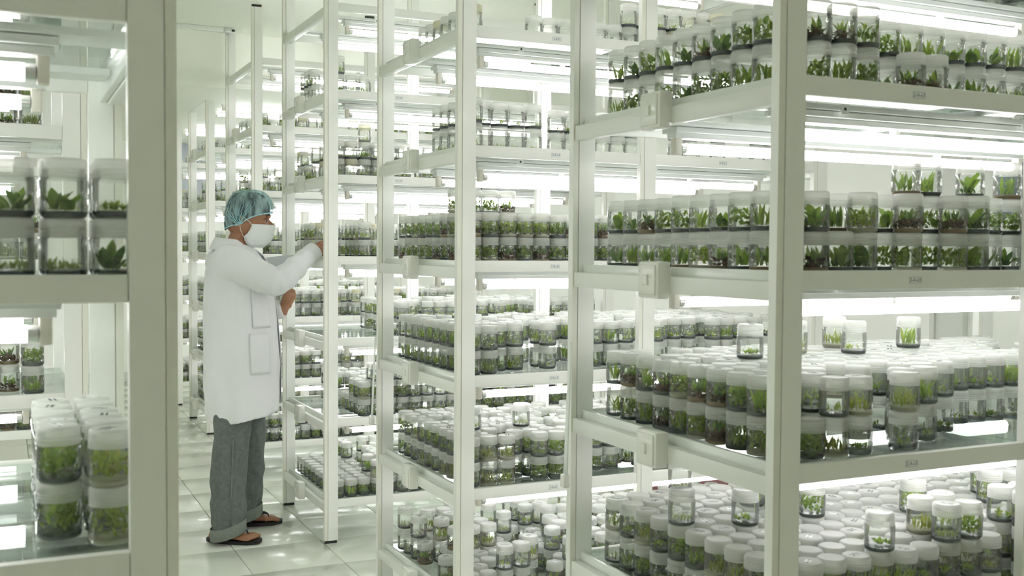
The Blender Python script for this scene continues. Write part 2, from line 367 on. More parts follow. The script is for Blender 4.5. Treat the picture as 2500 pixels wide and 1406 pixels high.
# ------------------------------------------------------------------ culture jars
JR, JH = .030, .079
rg = random.Random(11)
def blade(mb, base, az, ln, wd, lean, curl, mi, seg=3):
    b = Vector(base); d = Vector((math.cos(az), math.sin(az), 0)); s = Vector((-d.y, d.x, 0)); vs = []; p = b.copy(); el = PI/2-lean
    for i in range(seg+1):
        t = i/seg; w = wd*(.35+1.3*t*(1-t)*2 if t < .999 else .06)*.5
        for sgn in (-1, 1):
            q = p + s*w*sgn; rr = math.hypot(q.x, q.y)
            if rr > .0268: q.x *= .0268/rr; q.y *= .0268/rr
            q.z = min(max(q.z, .010), .066); vs.append(q)
        p = p + (d*math.cos(el)+Vector((0, 0, math.sin(el))))*(ln/seg); el -= curl/seg
    mb.add(vs, [(2*i, 2*i+1, 2*i+3, 2*i+2) for i in range(seg)], mi)
def plant(kind):
    mb = MB(); R = rg.random; U = rg.uniform
    def pos(r): a = U(0, 2*PI); q = r*math.sqrt(R()); return (q*math.cos(a), q*math.sin(a), .011)
    if kind == 'grassy':
        for _ in range(36): blade(mb, pos(.021), U(0, 6.3), U(.018, .040), U(.003, .005), U(.05, .8), U(.1, 1.0), rg.choice((0, 0, 1)), 2)
    elif kind == 'broad':
        for _ in range(12): blade(mb, pos(.014), U(0, 6.3), U(.026, .044), U(.011, .018), U(.15, .9), U(.2, 1.2), rg.choice((0, 1)), 4)
    elif kind == 'lance':
        for _ in range(16): blade(mb, pos(.017), U(0, 6.3), U(.024, .050), U(.006, .009), U(.0, .55), U(.0, .8), rg.choice((0, 0, 1)), 3)
    elif kind == 'mossy':
        for _ in range(90): blade(mb, pos(.025), U(0, 6.3), U(.007, .017), U(.003, .006), U(0, 1.2), U(0, 1.0), rg.choice((0, 1)), 1)
    elif kind == 'rooted':
        for _ in range(46):
            p = pos(.023); z = U(.008, .026); b = Vector((p[0], p[1], z)); q = U(.003, .007)
            vs = [b+Vector((U(-q, q), U(-q, q), U(-q, q)))*1.5 for _ in range(4)]; mb.add(vs, [(0, 1, 2), (0, 2, 3), (0, 3, 1), (1, 3, 2)], 2)
        for _ in range(15): p = pos(.016); blade(mb, (p[0], p[1], .02), U(0, 6.3), U(.016, .036), U(.005, .008), U(0, .9), U(.1, 1), rg.choice((0, 1)), 3)
    elif kind == 'sparse':
        for _ in range(11): blade(mb, pos(.020), U(0, 6.3), U(.010, .022), U(.003, .006), U(.1, 1), U(.1, .9), 0, 2)
    elif kind == 'bushy':
        for _ in range(85):
            a = U(0, 6.3); q = .025*math.sqrt(R()); blade(mb, (q*math.cos(a), q*math.sin(a), U(.010, .042)), U(0, 6.3), U(.009, .018), U(.006, .010), U(.1, 1.4), U(0, 1.0), rg.choice((0, 0, 1)), 2)
    elif kind == 'seedling':
        for _ in range(5):
            p = pos(.019)
            for k in range(6): blade(mb, p, k*1.05+U(0, .6), U(.010, .020), U(.005, .007), U(.4, 1.1), U(.1, .8), rg.choice((0, 1)), 2)
    elif kind == 'curled':
        for _ in range(6): blade(mb, pos(.010), U(0, 6.3), U(.045, .060), U(.017, .024), U(.0, .5), U(.8, 1.9), rg.choice((0, 1)), 5)
        for _ in range(14): blade(mb, pos(.022), U(0, 6.3), U(.012, .02), U(.005, .008), U(.3, 1.2), U(0, .8), 1, 2)
    return mb
KINDS = [  # kind, materials, agar, lid, phrase
    ('grassy', (G1, G2), AGD, LID, 'fine grassy shoots'), ('broad', (G2, G3), AGD, LID, 'broad dark leaves'),
    ('lance', (G1, G2), AGD, LID, 'tall lance-shaped leaves'), ('mossy', (G1, G4), AGD, LID, 'low mossy sprouts'),
    ('rooted', (G2, G3, BR), AGT, LID, 'shoots in brown bark'), ('sparse', (G1, G2), AGD, LID, 'few tiny shoots'),
    ('bushy', (G2, G1), AGD, LID, 'dense bushy leaves'), ('seedling', (G1, G2), AGD, LID, 'small leafy seedlings'),
    ('curled', (G2, G3), AGD, LID, 'large curled leaves'), ('bushy', (G1, G4), AGP, LID, 'bright bushy leaves'),
    ('grassy', (G4, G1), AGP, LID, 'yellow-green grassy shoots'), ('sparse', (G1, G2), AGP, LIDY, 'few shoots, yellowish lid'),
    ('rooted', (G1, G3, BR), AGD, LID, 'shoots on dark roots'), ('lance', (G2, G3), AGT, LID, 'dark lance-shaped leaves')]
BODYM = MB().lathe([(.0255, 0), (.0288, .0025), (.0300, .008), (.0300, .050), (.0288, .0545), (.0270, .057), (.0270, .068)], 18, 0, caps=False).mesh('glass_body', JAR, smooth=.9)
lp = [(.0292, .0525), (.0292, .0550), (.0284, .0558), (.0291, .0568), (.0291, .0592), (.0284, .0602), (.0290, .0612), (.0290, .0642), (.0284, .0652), (.0289, .0664), (.0289, .0735), (.0280, .0768), (.0256, .0786), (.0242, .0780), (.0100, .0777), (.0001, .0777)]
LIDM = {mt.name: MB().lathe(lp, 18, 0, caps=False).mesh('lid', mt, smooth=.7) for mt in (LID, LIDY)}
AGM = {mt.name: MB().lathe([(.0262, .0012), (.0285, .004), (.0285, .0088), (.02, .0096), (.0002, .0094)], 16, 0).mesh('agar', mt, smooth=.7) for mt in (AGD, AGP, AGT)}
def marks(n):
    mb = MB()
    if n == 0: mb.box(-.010, .008, -.007, .006, .0781, .0785, 0)
    for r_ in range(2 if n else 1):
        x = -.014
        while x < .012:
            w = rg.uniform(.0015, .004); y = (.005 if r_ else -.003)+rg.uniform(-.001, .001); hgt = rg.uniform(.002, .006)
            mb.box(x, x+.0005, y, y+hgt, .0783, .0787, 1)
            if rg.random() < .6: q_ = y+rg.uniform(0, hgt); mb.box(x, x+w, q_, q_+.0005, .0783, .0787, 1)
            x += w+.0015
    return mb.mesh('pen_marks', [PAPER, INK])
MARKM = [marks(i) for i in range(4)]
PLANTM = []
for kd, ms, ag, ld, ph in KINDS:
    mb = plant(kd); mats = list(ms); PLANTM.append([mb.mesh('plantlets', mats)])
    mb = plant(kd); PLANTM[-1].append(mb.mesh('plantlets', mats))
NXJ, NYJ, PX, PY = 22, 10, .0652, .0725; JS = 1.06
jars = []     # (x, y, z, scale, kind, mark, rack, level, i, j, tier)
def add_stack(key, sg, x0, y0, l, i, j, n, kinds, rgj, scl=1.0, jx=0, jy=0, px=PX, py=PY):
    x = x0+sg*(.082+i*px)+rgj.uniform(-.0004, .0004)+jx; y = y0+.068+j*py+rgj.uniform(-.003, .003)+jy; z = LV[l]+TR-.0042
    for t in range(n):
        s = JS*scl*rgj.choice((1, 1, 1, 1.0, .985, 1.01))
        jars.append((x, y, z, s, rgj.choice(kinds), rgj.choice((0, 1, 2, 3)) if rgj.random() < .55 else -1, key, l, i, j, t)); z += JH*s
        y += rgj.uniform(-.0015, .0015)
def fill_right(k):
    x0, y0 = XR, Y1+k*PITCH
    for l in range(7):
        R = random.Random(1000+k*10+l)
        if l == 6: continue
        if k == 0 and l in (0,): continue
        pools = {0: [3, 7, 0, 6], 1: [0, 3, 6, 10, 7], 2: [4, 6, 2, 12, 9, 0], 3: [2, 4, 8, 6, 9, 13, 1], 4: [2, 6, 0, 1, 12], 5: [5, 11, 5, 7]}[l]
        if k == 1: pools = {0: [3, 7, 10, 5, 4], 1: [6, 10, 3, 7], 2: [2, 0, 7, 5], 3: [6, 9, 6, 4], 4: [5, 5, 7, 3], 5: [5, 5, 7, 5, 11]}[l]
        if k >= 2: pools = R.sample([0, 2, 3, 5, 7, 10, 11, 9], 4)+[5, 3, 6, 7]
        for i in range(NXJ):
            for j in range(NYJ):
                u = R.random(); n = 0; end = (i == 0); end2 = (i <= 1); fr_ = (j == 0); mid_bay = abs(i*PX+.082-(MIDX+PW/2)) < .02
                if k == 0:
                    if l == 5: n = 1 if u < .5 else 0
                    elif l == 4:
                        if end: n = 2
                        elif (j == 0 and i < 4) or (j == 1 and i >= 4): n = 2
                        elif j == 0 and i == 5: n = 1
                        elif u < .08: n = 1
                    elif l == 3:
                        if end: n = 2
                        elif j == 0: n = 2 if (i in (1, 3, 5, 7, 8, 10, 11) or i > 12) else (1 if u < .6 else 0)
                        elif j == 1: n = 3 if i in (6, 7, 9, 11) else 2
                        elif u < .05: n = 1
                    elif l == 2:
                        if end: n = 2
                        elif j == 0: n = 2 if i in (2, 3, 5) else (1 if i == 1 else 0)
                        elif j == 1: n = 2 if i in (1, 2, 6, 7) else 0
                        elif j == 2: n = 2 if i in (1, 2, 3, 5, 7, 8, 9) else 0
                        elif i == 3 and j == 5: n = 3
                        elif (i, j) in ((6, 6), (9, 7), (12, 6), (8, 5)): n = 3
                        elif i < 17: n = 2 if u < .93 else 1
                        else: n = 2 if u < .5 else 0
                    else:
                        n = 2 if u < .96 else 3
                        if j <= 1 and i in (7, 8, 11, 12): n = 3
                        if i > 12 and j in (2, 3, 4): n = 3 if u < .7 else 2
                        if (i, j) in ((4, 6), (5, 6), (5, 7), (3, 9)): n = 3
                elif k == 1:
                    if l == 5: n = (1 if (end and j < 7) or (j == 1 and i > 3) or (i > 8 and u < .3) else 0)+(1 if (i > 9 and j in (1, 2)) else 0)
                    elif l == 4: n = 2 if (end and j < 5) or (j == 1 and i < 5) or (j in (2,) and i > 5 and u < .6) else (1 if j == 3 and u < .3 else 0)
                    elif l == 3: n = (3 if j == 2 and i < 4 else 2) if (end or j in (0, 1, 2)) and not (j == 0 and i > 4) else (2 if u < .4 else 0)
                    elif l == 2: n = (3 if (i, j) in ((2, 7), (4, 5)) else 2) if (end or (j == 0 and i < 2) or (j > 0 and u < .55)) else 0
                    elif l == 1: n = 2 if (end or u < .82) and not (j == 0 and i > 6 and u < .6) else 0; n += 1 if (j == 2 and i in (1, 3, 4, 6)) else 0
                    else: n = R.choice((1, 1, 2, 2)) if u < .75 else 0
                else:
                    base = {0: .8, 1: .8, 2: .55, 3: .6, 4: .3, 5: .12}[l]
                    if end or fr_ or j == 1: base = min(1, base+.28)
                    if u < base: n = 2 if R.random() < .72 else 1
                    if k == 2 and l == 5 and not end: n = 1 if (j == 0 and i < 3) else 0
                    if k == 2 and l == 4 and j in (0, 1) and i < 6: n = 3 if i == 2 and j == 0 else 2
                    if k == 2 and l == 2: n = (0 if i < 5 and u < .8 else n)
                    if k == 2 and l == 0 and i < 3: n = 1
                    if k == 2 and l == 1: n = 3 if (2 < i < 8 and j < 2) else (0 if i <= 1 else n)
                    if k == 2 and l == 3 and i <= 1 and j in (0, 1, 2, 3): n = 0
                    if l == 5 and k > 2: n = min(n, 1)
                if mid_bay and j in (0, NYJ-1): n = 0
                if n and n*JH > (LV[l+1]-LV[l]-.135): n = 2
                if n: add_stack(k, 1, x0, y0, l, i, j, n, [5, 7, 5, 2, 10, 0] if (k == 0 and l == 2 and i >= 2) else pools, R)
for k in range(6): fill_right(k)
for kk in range(3):
    for l in range(6):
        R = random.Random(500+kk*10+l); px, py = .0715, .0715
        for i in range(6):
            for j in range(9):
                u = R.random(); n = 0
                if kk == 0:
                    if l == 3: n = 2 if j in (0, 1) else 0
                    elif l == 2: n = 2 if (i in (0, 1) and j < 6) and not (i == 1 and j > 4) else 0
                    elif l == 4: n = 1 if j == 0 and i in (1, 2) else 0
                    jx, jy = (0, .02 if i == 0 else .075) if l == 2 else (.006, -.006)
                    if l == 4: jx = -.04
                    if n: add_stack(10, -1, XL, LY[0], l, i, j, n, [7, 1, 7, 3] if l == 3 else ([0, 6, 9] if l == 2 else [5]), R, .985, jx, jy, .0668, py)
                elif l in (1, 2, 3, 4):
                    n = 2 if (j < 2 and u < .9) else (1 if u < .3 else 0)
                    if n: add_stack(10+kk, -1, XL, LY[kk], l, i+1, j, n, [4, 6, 0, 10], R, .97, 0, 0, .064, .068)
# which jars show most: a coarse depth-sorted coverage count from the camera and from a step to each side
def coverage(jl, eye, res=4):
    Wp, Hp = 2500//res, 1406//res; F = FPX/res
    A = np.array([[j[0], j[1], j[2], j[3]] for j in jl]); d = A[:, :3]-np.array(eye)
    zc = d@np.array(fw); xs = d@np.array(r2); ys = d@np.array(u2)
    cov = np.zeros(len(jl), int); used = np.zeros((Hp, Wp), bool); items = []
    for n_ in np.argsort(zc):
        if zc[n_] < .2: continue
        items.append((zc[n_], n_, xs[n_]-JR*A[n_, 3], xs[n_]+JR*A[n_, 3], ys[n_], ys[n_]+JH*A[n_, 3]))
    for key, sg, x0, y0, dep in racks:
        for px in (0, MIDX, RLEN-PW):
            for py in (0, dep):
                p = np.array([x0+sg*(px+PW/2), y0+py, CAMZ])-np.array(eye); z = float(p@np.array(fw)); x = float(p@np.array(r2))
                if z > .2: items.append((z, -1, x-PW/2*.95, x+PW/2*.95, -3, 3))
        for l in range(6):
            for px in np.arange(.1, RLEN, .04):
                p = np.array([x0+sg*px, y0, LV[l]+TR-BH])-np.array(eye); z = float(p@np.array(fw)); x = float(p@np.array(r2)); y = float(p@np.array(u2))
                if z > .2: items.append((z, -1, x-.02, x+.02, y, y+BH))
    items.sort(key=lambda t: t[0])
    for z, n_, xa, xb, ya, yb in items:
        a, b = int(Wp/2+F*xa/z), int(Wp/2+F*xb/z)+1; c, e = int(Hp/2-F*yb/z), int(Hp/2-F*ya/z)+1
        a, b, c, e = max(a, 0), min(b, Wp), max(c, 0), min(e, Hp)
        if a >= b or c >= e: continue
        s = used[c:e, a:b]
        if n_ >= 0: cov[n_] = s.size-int(s.sum())
        s[:] = True
    return cov
c0 = coverage(jars, (0, 0, CAMZ)); ca = coverage(jars, tuple(-r2*.4+Vector((0, 0, CAMZ))), 8); cb = coverage(jars, tuple(r2*.4+Vector((0, 0, CAMZ))), 8)
cu_ = coverage(jars, (0, 0, CAMZ+.35), 8)
order = sorted(range(len(jars)), key=lambda n_: -c0[n_])
pick = set(order[:300]); 
ORD = ['first', 'second', 'third', 'fourth', 'fifth', 'sixth', 'seventh', 'eighth', 'ninth', 'tenth', 'eleventh', 'twelfth'] + ['%dth' % n for n in range(13, 30)]
RS = {0: '2-A', 1: '2-B', 2: 'third', 3: 'fourth', 4: 'fifth', 5: 'rearmost', 10: 'left foreground', 11: 'left second', 12: 'left third'}
proto = {}; mproto = {}
for n_ in sorted(pick):
    x, y, z, s, kd, mk, key, l, i, j, t = jars[n_]
    e = empty('plant_jar', (x, y, z)); e.rotation_euler = (0, 0, rg.uniform(0, 6.28)); e.scale = (s, s, s)
    kind = KINDS[kd]
    parts = [ob('glass_body', BODYM, e), ob('lid', LIDM[kind[3].name], e), ob('agar', AGM[kind[2].name], e), ob('plantlets', PLANTM[kd][n_ % 2], e)]
    if mk >= 0 and l <= 2:
        pk = ob('pen_marks', MARKM[mk], e); mproto.setdefault(mk, pk)
    if kd not in proto: proto[kd] = parts
    tier = ('lower', 'upper', 'third')[t]
    if key < 2: shelf = 'shelf %s-%s%d' % (RS[key], LETT[l], 3 if i*PX+.08 < MIDX else 2)
    else: shelf = '%s rack shelf %s' % (RS[key], LETT[l])
    lb = 'jar of %s, %s tier, %s row back, %s from aisle, %s' % (kind[4], tier, ORD[j], ORD[i], shelf)
    if len(lb.split()) > 16: lb = 'jar of %s, %s tier, %s row, %s from aisle, %s' % (kind[4], tier, ORD[j], ORD[i], shelf)
    if len(lb.split()) > 16: lb = 'jar of %s, %s tier, %s row, %s along, %s' % (kind[4].split(',')[0], tier, ORD[j], ORD[i], shelf.replace(' shelf ', ' '))
    thing(e, lb, 'jar', 'plant jars on the racks')
restj = [n_ for n_ in range(len(jars)) if n_ not in pick and (jars[n_][4] in proto) and (c0[n_]+ca[n_]+cb[n_]+cu_[n_] > 0 or jars[n_][9] < 3 or jars[n_][8] < 2)]
print('JARS', len(jars), 'stuff', len(restj), 'smallest picked', c0[order[299]])
pm = bpy.data.meshes.new('jar_stock'); pm.from_pydata([jars[n_][:3] for n_ in restj], [], [])
a = pm.attributes.new('kind', 'INT', 'POINT'); a.data.foreach_set('value', [jars[n_][4] for n_ in restj])
a = pm.attributes.new('mark', 'INT', 'POINT'); a.data.foreach_set('value', [jars[n_][5] if jars[n_][7] <= 2 else -1 for n_ in restj])
a = pm.attributes.new('scl', 'FLOAT', 'POINT'); a.data.foreach_set('value', [jars[n_][3] for n_ in restj])
a = pm.attributes.new('rot', 'FLOAT_VECTOR', 'POINT'); a.data.foreach_set('vector', [c for n_ in restj for c in (0, 0, (n_*2.4) % 6.28)])
so = ob('jar_stock', pm); so['kind'] = 'stuff'; so['label'] = 'many more lidded glass plant jars filling the racks further back'; so['category'] = 'jars'
ng = bpy.data.node_groups.new('jar_stock', 'GeometryNodeTree')
ng.interface.new_socket('Geometry', in_out='INPUT', socket_type='NodeSocketGeometry'); ng.interface.new_socket('Geometry', in_out='OUTPUT', socket_type='NodeSocketGeometry')
gi, go = ng.nodes.new('NodeGroupInput'), ng.nodes.new('NodeGroupOutput'); jall = ng.nodes.new('GeometryNodeJoinGeometry')
def named(nm, ty):
    q = ng.nodes.new('GeometryNodeInputNamedAttribute'); q.data_type = ty; q.inputs['Name'].default_value = nm; return q.outputs[0]
ak, as_, ar = named('kind', 'INT'), named('scl', 'FLOAT'), named('rot', 'FLOAT_VECTOR')
ak2 = named('mark', 'INT')
for kd, parts, sel in [(a_, b_, ak) for a_, b_ in proto.items()]+[(a_, [b_], ak2) for a_, b_ in mproto.items()]:
    jg = ng.nodes.new('GeometryNodeJoinGeometry')
    for p in parts:
        oi = ng.nodes.new('GeometryNodeObjectInfo'); oi.inputs['Object'].default_value = p; oi.transform_space = 'ORIGINAL'; ng.links.new(oi.outputs['Geometry'], jg.inputs[0])
    cmp_ = ng.nodes.new('FunctionNodeCompare'); cmp_.data_type = 'INT'; cmp_.operation = 'EQUAL'
    ii = [s for s in cmp_.inputs if s.type == 'INT']; ng.links.new(sel, ii[0]); ii[1].default_value = kd
    ip = ng.nodes.new('GeometryNodeInstanceOnPoints'); ng.links.new(gi.outputs[0], ip.inputs['Points']); ng.links.new(cmp_.outputs[0], ip.inputs['Selection'])
    ng.links.new(jg.outputs[0], ip.inputs['Instance']); ng.links.new(ar, ip.inputs['Rotation']); ng.links.new(as_, ip.inputs['Scale'])
    ng.links.new(ip.outputs[0], jall.inputs[0])
ng.links.new(jall.outputs[0], go.inputs[0])
md = so.modifiers.new('stock', 'NODES'); md.node_group = ng
# ------------------------------------------------------------------ the man in the lab coat
O = Vector((1.04, 5.2, 0))
def V(x, y, z): return Vector((x, y, z))-O            # world -> figure space
def se(t, n): c, s = math.cos(t), math.sin(t); return (abs(c)**(2/n)*(1 if c >= 0 else -1), abs(s)**(2/n)*(1 if s >= 0 else -1))
def zring(z, xb, xf, hw, yc=0, n=2.2, seg=32, tilt=0):
    xc, rx = (xb+xf)/2, (xf-xb)/2; R = []
    for k in range(seg):
        c, s = se(2*PI*k/seg, n); R.append(Vector((xc+rx*c, yc+hw*s, z+tilt*c)))
    return R
def interp(tab, z):
    for a, b in zip(tab, tab[1:]):
        if a[0] <= z <= b[0]:
            t = (z-a[0])/(b[0]-a[0]); return [p+(q-p)*t for p, q in zip(a, b)]
    return tab[0] if z < tab[0][0] else tab[-1]
HEAD = [(1.392, .035, .075, .022), (1.402, .018, .100, .040), (1.42, .000, .117, .052), (1.44, -.025, .123, .060), (1.46, -.055, .124, .066), (1.48, -.074, .124, .070), (1.50, -.082, .122, .073), (1.52, -.087, .119, .074), (1.54, -.086, .127, .0755), (1.57, -.082, .122, .074), (1.60, -.070, .106, .066), (1.62, -.052, .084, .054), (1.635, -.028, .056, .036), (1.641, -.003, .028, .014)]
def hand(mb, wrist, fwd, nrm, curls, thumb_side, thumb_dir, sc=1.0, spread=.06):
    """palm, four jointed fingers of unequal length, thumb from the side of the palm"""
    f = Vector(fwd).normalized(); n = Vector(nrm); n = (n-f*n.dot(f)).normalized(); s = f.cross(n)*thumb_side; w = Vector(wrist)
    mb.sweep([w-f*.03, w, w+f*.02*sc, w+f*.05*sc, w+f*.084*sc, w+f*.094*sc], [(.020, .027), (.017, .026), (.015, .032), (.015, .039), (.012, .040), (.009, .036)], 14, 0, n)
    for q, (off, ln) in enumerate(((.029, .073), (.010, .082), (-.009, .076), (-.027, .060))):
        p = w+f*.082*sc+s*off*sc; d = (f+s*off*spread/.03).normalized(); path = [p-d*.015, p]; r = [.0095, .0094]
        for k, part in enumerate((.42, .32, .26)):
            d = Matrix.Rotation(curls[q][k], 3, s*thumb_side) @ d; a = p+d*ln*sc*part*.5; p = p+d*ln*sc*part; path += [a, p]; r += [.0088-.0009*k, .0084-.001*k]
        mb.sweep(path+[p+d*.004], r+[.004], 10, 0, n)
    td = Vector(thumb_dir).normalized(); b = w+f*.022*sc+s*.022*sc
    m1 = b+td*.040*sc; d2 = (td+f*.45).normalized(); m2 = m1+d2*.030*sc; m3 = m2+(d2+f*.3).normalized()*.024*sc
    mb.sweep([b-td*.01, b, m1, m2, m3, m3+(m3-m2)*.15], [.014, .015, .0115, .0105, .009, .004], 10, 0, n)
per = empty('person', O)
# --- body: head, neck, trunk, arms, hands, legs, feet fused into one surface
HEADROT = Matrix.Rotation(math.radians(-13), 4, 'Z')
B = MB()
B.rings([zring(z, xb, xf, hw, 0, 2.15, 28) for z, xb, xf, hw in HEAD])
B.sweep([(.118, 0, 1.522), (.131, 0, 1.505), (.142, 0, 1.490), (.139, 0, 1.481), (.120, 0, 1.476)], [.007, .010, .013, .012, .006], 10, 0, (0, 1, 0))      # nose
for s in (-1, 1):
    B.sweep([(.114, s*.052, 1.536), (.124, s*.030, 1.541), (.124, s*.010, 1.536)], [.006, .0075, .006], 8)                                                  # brow
    B.sweep([(.095, s*.055, 1.497), (.112, s*.035, 1.492)], [.013, .011], 8)                                                                                # cheekbone
    B.rings([[Vector((.002+.013*math.cos(a)*q-.003*math.sin(a), s*(.068+t), 1.528+.021*math.sin(a)*q)) for a in [2*PI*k/12 for k in range(12)]] for t, q in ((-.008, .6), (.004, .9), (.010, 1.0), (.012, .8))])  # ear
    B.sweep([(.117, s*.020, 1.444), (.126, 0, 1.446)], [.006, .007], 8)
B.v = [tuple(HEADROT @ Vector(p)) for p in B.v]
B.sweep([(-.050, 0, 1.30), (-.038, 0, 1.37), (-.015, 0, 1.42), (.005, 0, 1.47)], [(.075, .075), (.062, .058), (.057, .055), (.055, .055)], 18, 0, (1, 0, 0))      # neck
B.rings([zring(z, xb, xf, hw, 0, 2.3, 28) for z, xb, xf, hw in ((.78, -.10, .08, .15), (.90, -.12, .09, .165), (1.02, -.10, .10, .15), (1.15, -.11, .11, .165), (1.27, -.12, .09, .185), (1.34, -.10, .05, .16), (1.38, -.07, .03, .07))])
SHR, ELR, WRR = V(.945, 5.035, 1.325), V(1.135, 4.905, 1.222), V(1.345, 4.995, 1.386)
SHL, ELL, WRL = V(.965, 5.375, 1.325), V(1.06, 5.43, 1.02), V(1.262, 5.295, 1.088)
for sh, el, wr_ in ((SHR, ELR, WRR), (SHL, ELL, WRL)):
    c = Vector((-.04, 0, 1.30)); B.sweep([c+(sh-c)*.5, sh, sh+(el-sh)*.5, el], [.06, .055, .046, .038], 14)
    B.sweep([sh+(el-sh)*.9, el, el+(wr_-el)*.35, el+(wr_-el)*.8, wr_], [.036, .038, .039, .029, .026], 14)
hand(B, WRR, (.092, .015, .006), (.0, 1, -.1), [(.5, .8, .6), (.45, .8, .6), (.5, .8, .6), (.55, .9, .6)], 1, (.75, .45, .35), .95)
hand(B, WRL, (.34, -.2, .9), (-.38, .88, .25), [(.75, 1.0, .6), (.85, 1.1, .6), (.85, 1.1, .6), (.85, 1.1, .6)], -1, (.1, .75, .6), .92)
KNR, ANR = V(.955, 5.06, .46), V(.925, 5.075, .095)
KNL, ANL = V(1.10, 5.315, .46), V(1.095, 5.345, .095)
for hp, kn, an in ((Vector((-.04, -.09, .80)), KNR, ANR), (Vector((0, .09, .80)), KNL, ANL)):
    B.sweep([hp, hp+(kn-hp)*.5, kn, kn+(an-kn)*.35, kn+(an-kn)*.8, an], [.085, .070, .055, .052, .036, .034], 16)
def foot(mb, heel, toe, side):
    d = Vector((toe[0]-heel[0], toe[1]-heel[1], 0)).normalized(); s = Vector((-d.y, d.x, 0)); h_ = Vector((heel[0], heel[1], 0)); L = .245
    st = [(.00, .022, .030, .040), (.03, .031, .042, .050), (.07, .031, .050, .055), (.11, .033, .045, .044), (.15, .040, .034, .032), (.18, .045, .026, .024), (.20, .043, .021, .018)]
    R = []
    for a, hw, top, cz in st:
        R.append([h_+d*(a+.012)+s*(hw*math.cos(t)+side*.006*(a/.2))+Vector((0, 0, .017+max(0, top/2*(1+math.sin(t))+.0))) for t in [2*PI*k/18 for k in range(18)]])
    mb.rings(R)
    for off, ln, r in ((.030, .050, .0125), (.010, .046, .0092), (-.006, .040, .0088), (-.020, .034, .0084), (-.033, .027, .0082)):
        o = s*off*side*-1; p = h_+d*.188+o+Vector((0, 0, .031)); q = h_+d*(.195+ln)+o*1.12+Vector((0, 0, .028)); mb.sweep([p-d*.01, p+(q-p)*.45+Vector((0, 0, .005)), q, q+d*.004], [r*.95, r, r*.95, r*.4], 10)
    mb.sweep([h_+d*.055+Vector((0, 0, .12)), h_+d*.06+Vector((0, 0, .08)), h_+d*.075+Vector((0, 0, .05))], [.034, .036, .038], 14)
    return h_, d, s
FR = (V(.858, 5.135, 0), V(1.038, 5.010, 0)); FL = (V(1.000, 5.378, 0), V(1.215, 5.328, 0))
fi = [foot(B, *FR, -1), foot(B, *FL, 1)]
body = ob('body', remesh(B.mesh('body', SKIN), .0042, 3, .5), per)
# eyes, brows
for s in (-1, 1):
    ev = ob('eye', MB().lathe([(.0002, -.0105), (.006, -.0088), (.0092, -.005), (.0105, 0), (.0092, .005), (.006, .0088), (.0002, .0105)], 14, 0, axis='x').mesh('eye', EYEW, smooth=True), per, (.1025, s*.033, 1.519), (0, 0, math.radians(s*20)))
    ob('iris', MB().lathe([(.0064, .0084), (.0060, .0092), (.003, .0105), (.0002, .0108)], 12, 0, axis='x').mesh('iris', HAIR, smooth=True), ev, (.0003, s*.0006, 0))
    ob('eyelid', MB().sweep([(.1060, s*.047, 1.5225), (.1125, s*.041, 1.5262), (.1150, s*.033, 1.5268), (.1140, s*.024, 1.5235)], [.0025, .0042, .0042, .0025], 8).mesh('eyelid', SKIN, smooth=True), per)
    ob('eyebrow', MB().sweep([(.1085, s*.057, 1.5395), (.1215, s*.044, 1.5465), (.1290, s*.028, 1.5455), (.1310, s*.014, 1.541)], [(.002, .0015), (.0042, .002), (.0045, .002), (.0035, .0015)], 8).mesh('eyebrow', HAIR, smooth=True), per)
# hair under the cap
def dome(edge, ztop, xc, rx, ry, seg=64, n=14, pl=0.0, gather=None, k0=1.0, bulge=.0):
    R = []
    for i in range(n+1):
        t = i/n; hs = math.cos(t*PI/2)**.55*(.955+.045*min(1, t/.16)); R_ = []
        for k in range(seg):
            a = 2*PI*k/seg; c, s = math.cos(a), math.sin(a); ez = edge(a); q = hs*(1+bulge*math.sin(min(1, t*2)*PI))
            w = pl*(1-t)**1.2*math.sin(a*30+3*math.sin(a*4))+pl*.6*math.sin(a*17+t*5)*math.sin(t*PI)
            g = 0
            if gather: g = -.012*math.exp(-((a-gather)**2)/.03)*(1-t)**3
            R_.append(Vector((xc+(rx*q+w+g)*c, (ry*q+w+g)*s, ez+(ztop-ez)*math.sin(t*PI/2))))
        R.append(R_)
    return R
ga = 2*PI-1.95
def cap_edge(a): return 1.5235+.040*math.cos(a)-.006*math.cos(2*a)-.012*math.exp(-((a-ga)**2)/.1)
hair = ob('hair', MB().rings(dome(lambda a: 1.522+.040*math.cos(a)-.012*math.cos(2*a), 1.657, .020, .110, .0835, 48, 10)).mesh('hair', HAIR, smooth=True), per)
capR = dome(cap_edge, 1.668, .0265, .1165, .090, 96, 16, .0010, ga, bulge=.03)
cap = ob('hair_net', MB().rings(capR, caps=False).mesh('hair_net', CAPM, smooth=True), per)
ob('elastic_band', MB().sweep([p*1 for p in capR[0]]+[capR[0][0]], [.0026+.0012*math.sin(i*1.9) for i in range(97)], 6).mesh('band', CAPB, smooth=True), cap)
gp = capR[0][int(96*ga/(2*PI))]
pleats = MB()
for i in range(11):
    a0 = ga-.9+i*.16; k = int(96*((a0) % (2*PI))/(2*PI)); tops = [capR[r_][(int(96*ga/(2*PI))+int((k-int(96*ga/(2*PI)))*min(1, r_/5+.1))) % 96] for r_ in range(0, 7+(i % 3))]
    pleats.sweep([p+(p-Vector((.02, 0, 1.54))).normalized()*.002 for p in tops], [(.0007+.0009*((i*7) % 5)/4)*(1-r_/9)+.0002 for r_ in range(len(tops))], 6)
ob('pleats', pleats.mesh('pleats', CAPB, smooth=True), cap)
